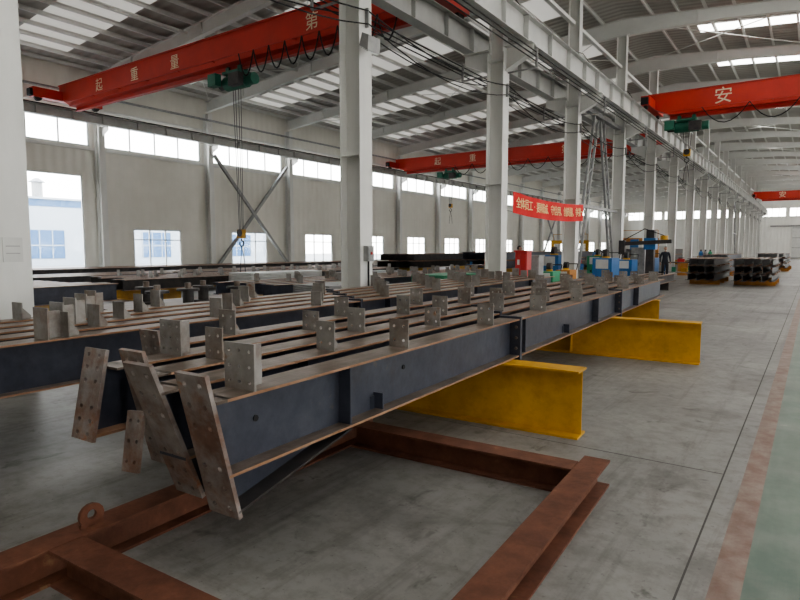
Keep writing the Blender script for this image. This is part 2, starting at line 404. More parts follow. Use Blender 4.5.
for y in ys_col[:-1]: tb.box(XC-.06,XC+.06,y+.17,y+BAY-.17,9.6,9.72,'white_steel')
tb.build('column_tie_beams')
tr=MB(); tr.box(XL,XL+.08,YN,YF,6.3,6.42,'white_steel'); tr.box(XL,XL+.08,YN,YF,8.22,8.34,'white_steel'); tr.build('trim_1')
tr=MB(); tr.box(XL,XL+.05,YN,10.6,0,.25,'grey_steel'); tr.box(XL,XL+.05,14.8,YF,0,.25,'grey_steel'); tr.build('baseboard_left')
tr=MB(); tr.cyl((XL+.7,YN,8.75),(XL+.7,YF,8.75),.06,'grey_steel'); tr.build('trim_2')

# ---------------------------------------------------------------- cranes
def crane(x0,x1,y,zb,h,hx,hook_z,letters,lsize=.8,drop=True):
    c=MB(); w=.55
    ztop=zb+h
    e=.9
    poly=[(x0,y-w/2,zb+.45*h),(x0+e,y-w/2,zb),(x1-e,y-w/2,zb),(x1,y-w/2,zb+.45*h),(x1,y-w/2,ztop),(x0,y-w/2,ztop)]
    c.prism(poly,(0,w,0),'crane_red')
    c.box(x0,x1,y-w/2-.06,y+w/2+.06,ztop,ztop+.03,'crane_red'); c.box(x0+e,x1-e,y-w/2-.05,y+w/2+.05,zb-.03,zb,'crane_red')
    for xe in (x0+.12,x1-.12):
        c.box(xe-.18,xe+.18,y-1.5,y+1.5,zb+.28,zb+.68,'crane_red')
        for yy in (y-1.25,y+1.25): c.cyl((xe-.06,yy,zb+.3),(xe+.06,yy,zb+.3),.17,'dark_steel',16)
        c.box(xe-.15,xe+.15,y-1.62,y-1.5,zb+.3,zb+.6,'rubber_black')
    c.box(x0+e,x1-e,y-.09,y+.09,zb-.2,zb-.18,'crane_red'); c.box(x0+e,x1-e,y-.01,y+.01,zb-.2,zb-.02,'crane_red')
    c.cyl((hx-.55,y,zb-.6),(hx+.45,y,zb-.6),.24,'hoist_green',18)
    c.cyl((hx+.45,y,zb-.6),(hx+.85,y,zb-.6),.19,'hoist_green',18); c.cyl((hx-.85,y,zb-.6),(hx-.55,y,zb-.6),.17,'dark_steel',18)
    c.box(hx-.45,hx+.35,y-.3,y+.3,zb-.36,zb-.28,'hoist_green')
    for xx in (hx-.35,hx+.25):
        c.box(xx-.08,xx+.08,y-.16,y-.12,zb-.4,zb-.12,'hoist_green'); c.box(xx-.08,xx+.08,y+.12,y+.16,zb-.4,zb-.12,'hoist_green')
        c.cyl((xx,y-.13,zb-.14),(xx,y-.07,zb-.14),.07,'dark_steel'); c.cyl((xx,y+.07,zb-.14),(xx,y+.13,zb-.14),.07,'dark_steel')
    c.box(hx-.9,hx-.5,y-.55,y-.3,zb-.75,zb-.35,'hoist_green')
    c.box(hx+.1,hx+.6,y-.5,y-.28,zb-.85,zb-.45,'dark_steel')
    for dx in (-.2,-.08,.08,.2): c.cyl((hx+dx,y-.05,zb-.7),(hx+dx*.5,y,hook_z+.45),.012,'rope_steel',5)
    c.box(hx-.14,hx+.14,y-.08,y+.08,hook_z+.2,hook_z+.5,'yellow_paint')
    c.cyl((hx,y-.1,hook_z+.38),(hx,y+.1,hook_z+.38),.13,'dark_steel')
    pts=[Vector((hx+.1*math.sin(a),y,hook_z+.02-.1*math.cos(a))) for a in [math.radians(t) for t in range(-120,181,25)]]
    c.path([Vector((hx,y,hook_z+.2))]+list(reversed(pts)),.025,'dark_steel')
    for sg in (-1,1): c.path([Vector((hx,y,hook_z-.06)),Vector((hx+sg*.1,y+.03,hook_z-.6)),Vector((hx+sg*.13,y+.03,hook_z-1.0))],.014,'dark_steel')
    if drop:
        c.cyl((hx+1.0,y-.2,zb-.5),(hx+1.0,y-.2,1.5),.012,'rubber_black',5); c.box(hx+.94,hx+1.06,y-.25,y-.15,1.2,1.55,'yellow_paint')
    xs=hx+.6; n=9; fy=y-w/2-.18
    c.box(x0+1,x1-1,fy-.02,fy+.02,zb+.1,zb+.14,'crane_red')
    for k in range(1,9):
        xx=x0+1+(x1-x0-2)*k/9; c.box(xx-.02,xx+.02,fy,y-w/2,zb+.1,zb+.14,'crane_red')
    for k in range(n):
        xa=xs+(x1-1-xs)*k/n; xb=xs+(x1-1-xs)*(k+1)/n
        pts=[Vector((xa+(xb-xa)*t/8,fy,zb+.1-.75*(1-((t-4)/4.0)**2))) for t in range(9)]
        c.path(pts,.022,'rubber_black')
    ob=c.build('overhead_bridge_crane')
    for i,(ch,lx) in enumerate(letters):
        text(ch,'letter_%d'%i,(lx,y-w/2-.012,zb+h*.52),lsize,'letter_white',ob)
    return ob
crane(XL+.95,XC-.82,13.7,7.82,.95,-16.3,1.75,[('起',-24.6),('重',-22.0),('量',-19.4),('第',-12.6)],.55,drop=False)
crane(XL+.95,XC-.82,39.6,7.72,.95,-23.0,4.5,[('起',-24),('重',-21),('第',-14),('一',-12)],.6,drop=False)
crane(XC+.82,XR-.95,30.0,7.72,.95,-5.0,5.6,[('安',-3.6),('全',0.0),('第',4.),('一',8)],.75,drop=False)
crane(XC+.82,XR-.95,88.0,7.72,.95,4.0,5.0,[('安',-3.6),('全',0.0)],drop=False)

fl=MB(); fx,fy,fz=XC+.42,9.0,5.35
fl.prism([(fx-.02,fy-.18,fz),(fx+.18,fy-.18,fz-.12),(fx+.2,fy-.18,fz+.15),(fx+.05,fy-.18,fz+.22)],(0,.36,0),'grey_steel')
fl.prism([(fx+.0,fy-.15,fz-.02),(fx+.17,fy-.15,fz-.125),(fx+.165,fy-.15,fz-.14),(fx-.005,fy-.15,fz-.035)],(0,.3,0),'lamp_glass')
fl.box(XC+.255,fx+.06,fy+.02,fy+.06,fz+.1,fz+.13,'grey_steel'); fl.build('floodlight')

bn=MB(); L0,L1=15.85,22.1
nseg=24
def bsx(y): t=(y-L0)/(L1-L0); return XC+.36+.02*math.sin(t*25)
def bsz(y): t=(y-L0)/(L1-L0); return -.10*(1-(2*t-1)**2)
for k in range(nseg):
    ya=L0+(L1-L0)*k/nseg; yb=L0+(L1-L0)*(k+1)/nseg
    bn.add([(bsx(ya),ya,2.62+bsz(ya)),(bsx(yb),yb,2.62+bsz(yb)),(bsx(yb),yb,3.22+bsz(yb)),(bsx(ya),ya,3.22+bsz(ya)),
            (bsx(ya)-.006,ya,2.62+bsz(ya)),(bsx(yb)-.006,yb,2.62+bsz(yb)),(bsx(yb)-.006,yb,3.22+bsz(yb)),(bsx(ya)-.006,ya,3.22+bsz(ya))],
           [(0,1,2,3),(4,7,6,5),(0,4,5,1),(3,2,6,7)],'banner_red')
for yy,zz in ((L0,3.2),(L1,3.2),(L0,2.65),(L1,2.65)): bn.cyl((XC+.36,yy,zz),(XC+.26,yy-.2,zz+.03),.006,'rope_steel',5)
ban=bn.build('red_banner')
for i,ch in enumerate('全体员工·要精诚、守信用、创质量、争第一'):
    y=L0+.3+i*(L1-L0-.5)/19.0; t=(y-L0)/(L1-L0)
    text(ch,'letter_%d'%i,(XC+.395,y,2.92-.10*(1-(2*t-1)**2)),.34,'banner_letter',ban,rot=(math.pi/2,0,math.pi/2),ext=.003)

# ---------------------------------------------------------------- workpieces (laid 2.6 deg off the building axis)
WM=Matrix.Rotation(math.radians(2.6),4,'Z')
RUSTE={6:'mill_steel',1:'rust_edge',2:'mill_steel',5:'rust_edge',7:'rust_edge',10:'mill_steel',11:'rust_edge'}
def clip(mb,x,y,z,w=.17,h=.19,mat='clip_steel',holes=True,gus=1):
    if holes: mb.holed((x-w/2,y,z),(1,0,0),(0,0,1),-.01,w,h,2,2,.011,mat)
    else: mb.box(x-w/2,x+w/2,y,y+.01,z,z+h,mat)
    mb.prism([(x-.005,y+.01,z),(x-.005,y+.12*gus,z),(x-.005,y+.12*gus,z+.03),(x-.005,y+.01,z+h*.9)],(.01,0,0),mat)
def rafter_beam(xc,y0,y1,zb=.58,h=.36,bw=.2,clips=(),ep=None,haunch=0,splice=(),holes=True,M=WM,name='steel_rafter_beam',big=()):
    b=MB(M)
    b.sweep((xc,y0,zb),(xc,y1,zb),I(bw,h,.014,.01),'primer_blue',emats=RUSTE)
    for y in clips: clip(b,xc+random.uniform(-.012,.012),y,zb+h,w=random.choice((.15,.17,.18)),h=random.choice((.16,.19,.19)),holes=holes)
    for y in big:
        b.holed((xc-.10,y,zb+h),(1,0,0),(0,0,1),-.012,.2,.22,3,3,.009,'clip_steel') if holes else b.box(xc-.1,xc+.1,y,y+.012,zb+h,zb+h+.23,'clip_steel')
        b.box(xc-.005,xc+.005,y+.012,y+.14,zb+h,zb+h+.2,'clip_steel')
    y=y0+.9
    while y<y1-.3:
        for s_ in (-1,1): b.box(min(xc+s_*.005,xc+s_*.09),max(xc+s_*.005,xc+s_*.09),y,y+.01,zb+.014,zb+h-.014,'primer_blue')
        y+=2.8
    for y in splice:
        for q in (0,.022): b.box(xc-.11,xc+.11,y+q,y+q+.02,zb-.06,zb+h+.02,'primer_blue')
        for zz in (zb+.08,zb+.18,zb+.28):
            for s_ in (-.07,.07): b.cyl((xc+s_,y-.015,zz),(xc+s_,y+.06,zz),.014,'mill_steel',6)
    if ep:
        (ya,za),(yb,zb2),W=ep
        w=Vector((0,ya-yb,za-zb2)); H=w.length
        b.holed((xc-W/2,yb,zb2),(1,0,0),w,-.022,W,H,2,7,.014,'plate_rust',skip=((0,3),(1,3)))
        b.prism([(xc-.005,ya+(za-zb-h)/(za-zb2)*(yb-ya)+.02,zb+h-.014),(xc-.005,y0+.05,zb+h-.014),(xc-.005,y0+.05,zb),(xc-.005,ya+(za-zb)/(za-zb2)*(yb-ya)+.02,zb)],(.01,0,0),'primer_blue')
        b.box(xc-bw/2,xc+bw/2,ya+.06,y0+.02,zb+h-.014,zb+h,'mill_steel')
        b.box(xc-bw/2,xc+bw/2,ya+(za-zb)/(za-zb2)*(yb-ya)+.02,y0+.02,zb,zb+.014,'rust_edge')
        if haunch:
            yh=y0+haunch
            b.prism([(xc-.004,yb,zb2+.04),(xc-.004,yh,zb),(xc-.004,yb-.03,zb)],(.008,0,0),'primer_blue')
            b.prism([(xc-bw/2,yb,zb2+.04),(xc-bw/2,yh,zb-.002),(xc-bw/2,yh,zb-.014),(xc-bw/2,yb,zb2+.028)],(bw,0,0),'dark_steel')
    b.cyl((xc+.004,y0+.25,zb+.2),(xc+.012,y0+.25,zb+.2),.016,'rubber_black',10)
    b.cyl((xc+.004,y0+1.6,zb+.22),(xc+.012,y0+1.6,zb+.22),.016,'rubber_black',10)
    for yy in (y0+1.25,y0+5.2):
        if yy<y1-.5:
            b.box(xc+.005,xc+.075,yy,yy+.01,zb+.02,zb+.12,'primer_blue'); b.box(xc+.005,xc+.012,yy-.04,yy+.04,zb+.02,zb+.10,'primer_blue')
    return b.build(name)
def seq(a,step,e): 
    r=[]
    while a<e: r.append(a); a+=step
    return r
rafter_beam(-2.10,1.74,13.9,clips=seq(3.3,1.38,13.6),big=(1.9,),ep=((1.62,1.06),(1.79,.37),.2),haunch=.9,splice=(5.25,9.6))
rafter_beam(-2.45,1.78,14.0,clips=seq(2.95,1.42,13.6),ep=((1.60,1.07),(1.87,.36),.2),haunch=.9,splice=(5.6,))
rafter_beam(-2.80,1.95,13.8,clips=seq(2.35,1.40,13.6),ep=((1.80,1.07),(1.97,.42),.2),haunch=.7,splice=(6.1,))
rafter_beam(-3.15,1.95,14.1,clips=seq(3.6,1.40,13.6),big=(2.3,),ep=((1.82,1.05),(1.72,.56),.2),haunch=0)
rafter_beam(-3.55,2.6,14.1,clips=seq(3.1,1.43,13.6),big=(),ep=((2.42,1.05),(2.5,.5),.2),haunch=0)
g=MB(WM)
g.holed((-2.69,1.66,.50),(1,0,.1),(0,.15,1),-.016,.13,.30,2,3,.012,'plate_rust')
g.build('gusset_plate')
for k in range(5):
    rafter_beam(-4.5-.36*k,0.2+.15*k,13.8+.2*(k%2),clips=seq(.9+.45*k,1.45,13.5),holes=False,big=(2.2+.3*k,),splice=(6.0+.3*k,))
def yellow(x0,x1,y,h,bw=.24,M=WM,name='yellow_support_beam',mat='yellow_paint'):
    b=MB(M); b.sweep((x0,y,0),(x1,y,0),I(bw,h,.018,.012),mat)
    for x in seq(x0+.8,1.6,x1-1.3):
        for s_ in (-1,1): b.box(x,x+.012,min(y+s_*.006,y+s_*.11),max(y+s_*.006,y+s_*.11),.018,h-.018,mat)
    return b.build(name)
yellow(-6.6,-1.33,4.98,.58); yellow(-6.6,-.82,9.07,.58); yellow(-6.6,-3.9,1.2,.58); yellow(-6.6,-1.9,12.6,.58)

def rframe():
    b=MB(WM); P=I(.17,.18,.014,.01); m='rust_frame'
    b.sweep((-2.92,.2,0),(-2.92,4.15,0),P,m)
    b.sweep((-.96,.9,0),(-.96,4.02,0),P,m)
    b.sweep((-2.83,3.80,0),(-1.05,3.80,0),P,m)
    b.sweep((-2.83,1.45,0),(-1.05,1.45,0),P,m)
    c=Vector((-2.92,1.62,.18)); n=14; o=[];i_=[]
    for k in range(n):
        a=2*math.pi*k/n
        o.append(c+Vector((0,.065*math.cos(a),.055+.062*math.sin(a)))); i_.append(c+Vector((0,.025*math.cos(a),.06+.025*math.sin(a))))
    vs=o+i_+[p+Vector((.02,0,0)) for p in o]+[p+Vector((.02,0,0)) for p in i_]; fs=[]
    for k in range(n):
        k2=(k+1)%n; fs+=[(k,k2,n+k2,n+k),(2*n+k,2*n+k2,3*n+k2,3*n+k),(k,k2,2*n+k2,2*n+k),(n+k,n+k2,3*n+k2,3*n+k)]
    b.add(vs,fs,'rust_frame')
    b.box(-2.92,-2.90,1.56,1.68,.178,.2,'rust_frame')
    return b.build('rusty_steel_frame')
rframe()

def stack(name,xs,y0,y1,zb,h,layers=1,clips=False,mat='primer_blue',sup='yellow_paint',supy=None,bw=.2,x_ext=.5):
    b=MB(); 
    for l in range(layers):
        for i,x in enumerate(xs):
            j=random.uniform(-.35,.35); z=zb+l*(h+.05)
            b.sweep((x,y0+j,z),(x,y1+j,z),I(bw,h,.014,.01),mat,emats={6:'mill_steel',1:'rust_edge',5:'rust_edge'})
            if clips and l==layers-1:
                for y in seq(y0+.8+random.uniform(0,.8),1.5,y1-.2): clip(b,x,y,z+h,holes=False)
        if l<layers-1:
            for y in (y0+1,(y0+y1)/2,y1-1): b.box(xs[0]-bw/2,xs[-1]+bw/2,y,y+.06,zb+l*(h+.05)+h,zb+(l+1)*(h+.05),'rust_edge')
    for y in (supy or (y0+1.2,(y0+y1)/2,y1-1.2)):
        b.sweep((min(xs)-x_ext,y,0),(max(xs)+x_ext,y,0),I(.2,zb,.016,.01),sup)
    return b.build(name)
xr=lambda a,n,p:[a+p*k for k in range(n)]
stack('steel_beam_stack',xr(-14.6,7,.4),-2,6.6,.5,.36,supy=(2.0,6.0))
stack('steel_beam_stack',xr(-12.3,5,.5),9.5,22,.45,.3,clips=True)
stack('steel_beam_stack',xr(-17.8,6,.5),9,22,.45,.3,clips=True,mat='dark_steel')
stack('steel_beam_stack',xr(-21.6,5,.5),8,24,.35,.36,mat='stack_steel')
stack('steel_beam_stack',xr(-25.8,5,.5),9,30,.35,.45,mat='dark_steel')
stack('steel_beam_stack',xr(-16.5,7,.45),30,46,.5,.42,layers=2)
stack('steel_beam_stack',xr(-12.0,5,.5),34,46,.5,.36,layers=1,clips=True)
stack('steel_beam_stack',xr(-22.5,6,.5),30,50,.4,.4,layers=2,mat='dark_steel')
stack('steel_beam_stack',xr(-14.5,8,.5),50,66,.5,.5,layers=2,mat='dark_steel')
stack('short_beam_stack',xr(-4.5,4,.34),28.4,34,.22,.28,layers=3,mat='stack_steel',sup='orange_paint',x_ext=.1)
stack('short_beam_stack',xr(-2.75,5,.34),28.6,34,.22,.28,layers=3,mat='stack_steel',sup='orange_paint',x_ext=.1)
stack('short_beam_stack',xr(-5.2,4,.4),38,46,.25,.3,layers=3,sup='orange_paint',x_ext=.2)
stack('short_beam_stack',xr(-3.2,5,.4),48,56,.25,.3,layers=3,mat='stack_steel',sup='orange_paint',x_ext=.2)
stack('short_beam_stack',xr(-5.4,3,.4),19,25.5,.3,.3,layers=1,mat='stack_steel',sup='dark_steel',x_ext=.1)

tb=MB(); x0,x1,y0,y1=-8.6,-6.9,4.2,7.0
tb.box(x0,x1,y0,y1,.72,.78,'mill_steel')
for x in (x0+.1,x1-.18):
    for y in (y0+.1,y1-.18): tb.box(x,x+.08,y,y+.08,0,.72,'dark_steel')
for y in (y0+.12,y1-.16): tb.box(x0+.1,x1-.1,y,y+.05,.25,.3,'dark_steel')
tb.build('trestle_table')
def spool(x,y,z,s=1):
    b=MB(); b.cyl((x,y,z),(x,y,z+.03*s),.14*s,'dark_steel',20); b.cyl((x,y,z+.03*s),(x,y,z+.2*s),.07*s,'dark_steel',16); b.cyl((x,y,z+.2*s),(x,y,z+.23*s),.14*s,'dark_steel',20)
    b.cyl((x,y,z+.23*s),(x,y,z+.3*s),.04*s,'mill_steel',12); return b.build('flanged_steel_spool')
for x,y in ((-7.2,4.6),(-7.3,5.15),(-7.7,5.7),(-7.15,5.9),(-8.1,5.0)): spool(x,y,.78,1.1)
# work bench with vice, tools and parts (several across the shop)
def bench(x,y,w,d):
    b=MB(); b.box(x-w/2,x+w/2,y-d/2,y+d/2,.78,.84,'mill_steel')
    for sx_ in (-1,1):
        for sy in (-1,1): b.box(x+sx_*(w/2-.06)-.03,x+sx_*(w/2-.06)+.03,y+sy*(d/2-.06)-.03,y+sy*(d/2-.06)+.03,0,.78,'machine_blue')
    b.box(x-w/2+.06,x+w/2-.06,y-d/2+.06,y+d/2-.06,.25,.28,'grey_steel')
    b.box(x-w/2+.1,x-w/2+.26,y-d/2+.05,y-d/2+.3,.84,.98,'machine_blue'); b.box(x-w/2+.08,x-w/2+.28,y-d/2+.0,y-d/2+.04,.88,1.0,'dark_steel'); b.cyl((x-w/2+.18,y-d/2-.12,.92),(x-w/2+.18,y-d/2,.92),.015,'mill_steel')
    b.box(x,x+.35,y-.15,y+.1,.84,1.02,'cabinet_red'); b.cyl((x+.03,y-.02,1.08),(x+.32,y-.02,1.08),.012,'dark_steel')
    for k in range(4): b.box(x+.45,x+.7,y-.15+k*.02,y+.1+k*.01,.84+k*.03,.865+k*.03,'clip_steel')
    b.box(x-.3,x-.1,y-.1,y+.1,.28,.55,'green_paint'); b.box(x+.2,x+.5,y-.15,y+.15,.28,.5,'yellow_paint')
    return b.build('work_bench')
bench(-9.3,25.2,1.8,.8); bench(-10.2,30.4,2.0,.8); bench(-6.3,36.4,1.6,.8); bench(-12.4,24.6,1.8,.8); bench(-6.2,40.5,1.6,.8)

def sheet_pile(x,y,w,l,n,mat):
    b=MB()
    for k in range(3): b.box(x-w/2+k*(w-.1)/2,x-w/2+k*(w-.1)/2+.1,y-l/2,y+l/2,0,.12,'rust_edge')
    for k in range(n):
        j=random.uniform(-.05,.05); b.box(x-w/2+j,x+w/2+j,y-l/2-j,y+l/2-j,.12+k*.045,.12+k*.045+.035,mat)
    return b.build('steel_sheet_pile')
sheet_pile(-9.05,10.6,1.1,2.2,15,'grey_steel'); sheet_pile(-9.05,15.5,1.1,2.4,16,'green_paint'); sheet_pile(-9.05,19.0,1.1,2.2,14,'grey_steel')
sheet_pile(-13.8,13.0,1.0,3,17,'cabinet_white'); sheet_pile(-13.8,17.5,1.0,3,14,'grey_steel'); sheet_pile(-9.0,12.9,.9,1.2,11,'cabinet_white')

def cabinet(x,y,w,d,h,mat,name='electrical_cabinet'):
    b=MB(); b.box(x-w/2,x+w/2,y-d/2,y+d/2,.1,h,mat); b.box(x-w/2+.03,x+w/2-.03,y-d/2+.03,y+d/2-.03,0,.1,'dark_steel')
    b.box(x-w/2+.03,x-.01,y-d/2-.015,y-d/2,.15,h-.05,mat); b.box(x+.01,x+w/2-.03,y-d/2-.015,y-d/2,.15,h-.05,mat)
    b.box(x+.03,x+.05,y-d/2-.04,y-d/2-.015,h*.5,h*.58,'dark_steel'); b.box(x-w/2-.03,x+w/2+.03,y-d/2-.03,y+d/2+.03,h,h+.04,mat)
    b.box(x-w*.3,x-w*.1,y-d/2-.02,y-d/2-.015,h*.75,h*.85,'cabinet_white'); return b.build(name)
cabinet(-6.95,16.2,.35,.35,1.5,'cabinet_red'); cabinet(-7.05,17.2,.5,.4,1.35,'grey_steel')
cabinet(-7.9,35.1,.8,.4,1.6,'machine_blue'); cabinet(-6.7,29.0,.6,.4,1.6,'grey_steel'); cabinet(-7.9,41.4,.8,.4,1.7,'cabinet_white')
def extinguisher(x,y):
    b=MB(); b.cyl((x,y,.02),(x,y,.5),.085,'cabinet_red',16); b.cyl((x,y,.5),(x,y,.58),.085,'cabinet_red',16,.03); b.cyl((x,y,.58),(x,y,.66),.025,'dark_steel',10)
    b.box(x-.01,x+.1,y-.012,y+.012,.64,.67,'dark_steel'); b.path([(x+.03,y,.62),(x+.11,y,.5),(x+.1,y,.25)],.012,'rubber_black'); b.cyl((x,y,0),(x,y,.02),.09,'dark_steel',16); return b.build('fire_extinguisher')
extinguisher(-7.0,22.2)
def welder(x,y,s=1,mat='machine_blue'):
    b=MB(); w,d,h=.55*s,.8*s,.75*s
    b.box(x-w/2,x+w/2,y-d/2,y+d/2,.2*s,.2*s+h,mat); b.box(x-w/2+.1*s,x+w/2-.1*s,y-d/2-.02,y-d/2,.2*s+h*.6,.2*s+h-.05,'cabinet_white')
    for dx in (-.12,.0,.12): b.cyl((x+dx*s,y-d/2-.05,.4*s),(x+dx*s,y-d/2,.4*s),.03*s,'rubber_black')
    for sx_ in (-1,1):
        for sy in (-1,1): b.cyl((x+sx_*(w/2-.02),y+sy*(d/2-.12),.11*s),(x+sx_*(w/2+.04),y+sy*(d/2-.12),.11*s),.11*s,'rubber_black',14)
    b.box(x-w/2,x+w/2,y-d/2,y+d/2,.14*s,.2*s,'dark_steel')
    b.path([(x-w/2,y+d/2,.2*s+h),(x-w/2,y+d/2+.12,.2*s+h+.2),(x+w/2,y+d/2+.12,.2*s+h+.2),(x+w/2,y+d/2,.2*s+h)],.018,'dark_steel')
    b.cyl((x,y,.2*s+h),(x,y,.2*s+h+.06),.12*s,'yellow_paint'); b.cyl((x-.07,y,.2*s+h+.16),(x+.07,y,.2*s+h+.16),.13*s,'dark_steel',18)
    return b.build('welding_machine')
welder(-6.5,23.0,1.3); welder(-8.7,23.4,1.4); welder(-6.4,25.6,1.2); welder(-6.6,30.8,1.2); welder(-8.6,29.0,1.3,'green_paint'); welder(-7.1,20.3,.9,'orange_paint'); welder(-9.2,33,1.3); welder(-7.1,18.7,.9,'green_paint')
def manipulator(x,y):
    b=MB(); b.box(x-.4,x+.4,y-.5,y+.5,0,.25,'machine_blue'); b.box(x-.16,x+.16,y-.16,y+.16,.25,2.4,'dark_steel')
    b.box(x-.24,x+.24,y-.24,y+.24,1.55,2.05,'machine_blue'); b.sweep((x-1.1,y-.3,1.8),(x+.9,y-.3,1.9),R(.16,.16),'dark_steel')
    b.box(x-1.25,x-1.0,y-.42,y-.18,1.35,1.95,'dark_steel'); b.cyl((x-1.12,y-.3,1.05),(x-1.12,y-.3,1.35),.03,'mill_steel')
    b.cyl((x+.6,y-.3,1.97),(x+.6,y-.3,2.15),.16,'yellow_paint',16); b.path([(x+.6,y-.3,2.15),(x-.2,y-.3,2.45),(x-1.1,y-.3,1.95)],.02,'rubber_black')
    return b.build('welding_manipulator')
manipulator(-5.9,27.6)
def drum(x,y,mat):
    b=MB(); b.cyl((x,y,0),(x,y,.88),.29,mat,24)
    for z in (.0,.29,.58,.86): b.cyl((x,y,z),(x,y,z+.025),.3,mat,24)
    return b.build('oil_drum')
drum(-8.9,21.2,'green_paint'); drum(-9.0,27.2,'machine_blue'); drum(-6.4,38.6,'orange_paint')
# gas cylinder cage
def gas_cage(x,y):
    b=MB()
    for i in range(3):
        for j in range(2):
            cx,cy=x-.28+.28*i,y-.14+.28*j; mt=('machine_blue','grey_steel','green_paint')[i]
            b.cyl((cx,cy,.06),(cx,cy,1.3),.115,mt,14); b.cyl((cx,cy,1.3),(cx,cy,1.42),.115,mt,14,.04); b.cyl((cx,cy,1.42),(cx,cy,1.52),.035,'dark_steel',10)
    b.box(x-.45,x+.45,y-.32,y+.32,0,.06,'yellow_paint')
    for sx_ in (-1,1):
        for sy in (-1,1): b.box(x+sx_*.43-.02,x+sx_*.43+.02,y+sy*.3-.02,y+sy*.3+.02,.06,1.1,'yellow_paint')
    for z in (.55,1.06):
        b.box(x-.45,x+.45,y-.32,y-.28,z,z+.04,'yellow_paint'); b.box(x-.45,x+.45,y+.28,y+.32,z,z+.04,'yellow_paint')
        b.box(x-.45,x-.41,y-.32,y+.32,z,z+.04,'yellow_paint'); b.box(x+.41,x+.45,y-.32,y+.32,z,z+.04,'yellow_paint')
    return b.build('gas_cylinder_cage')
gas_cage(-9.1,31.2); gas_cage(-6.0,44.4)
def gantry(x,y,w,h,mat):
    b=MB()
    for xx in (x-w/2,x+w/2):
        b.box(xx-.12,xx+.12,y-.12,y+.12,.3,h,mat); b.box(xx-.15,xx+.15,y-.8,y+.8,.12,.3,mat)
        for yy in (y-.6,y+.6): b.cyl((xx-.06,yy,.12),(xx+.06,yy,.12),.12,'dark_steel',14)
    b.box(x-w/2,x+w/2,y-.18,y+.18,h-.35,h,mat); b.box(x-.3,x+.3,y-.4,y-.18,h-.9,h-.1,'machine_blue'); b.cyl((x,y-.3,h-1.4),(x,y-.3,h-.9),.04,'dark_steel')
    for k in range(6): b.box(x+w/2-.25,x+w/2-.12,y-.14,y-.1,.5+k*.35,.53+k*.35,mat)
    b.path([(x-w/2,y+.15,h),(x-w/2,y+.15,h+.6),(x+w/2,y+.15,h+.6),(x+w/2,y+.15,h)],.025,mat)
    return b.build('welding_gantry')
gantry(-11.5,48.5,3.2,2.4,'orange_paint'); gantry(-20,58,3.5,2.4,'yellow_paint')
tl=MB(); x,y=-4.6,16.6
tl.box(x-.35,x+.35,y-.6,y+.6,.28,.34,'dark_steel')
for sx_ in (-1,1):
    tl.box(x+sx_*.3-.03,x+sx_*.3+.03,y-.65,y+.65,.18,.28,'dark_steel')
    for sy in (-1,1): tl.cyl((x+sx_*.34,y+sy*.45,.12),(x+sx_*.4,y+sy*.45,.12),.12,'rubber_black',14)
tl.box(x-.3,x+.3,y-.5,y-.42,.34,.55,'mill_steel'); tl.box(x-.3,x+.3,y+.42,y+.5,.34,.55,'mill_steel'); tl.build('transport_trolley')

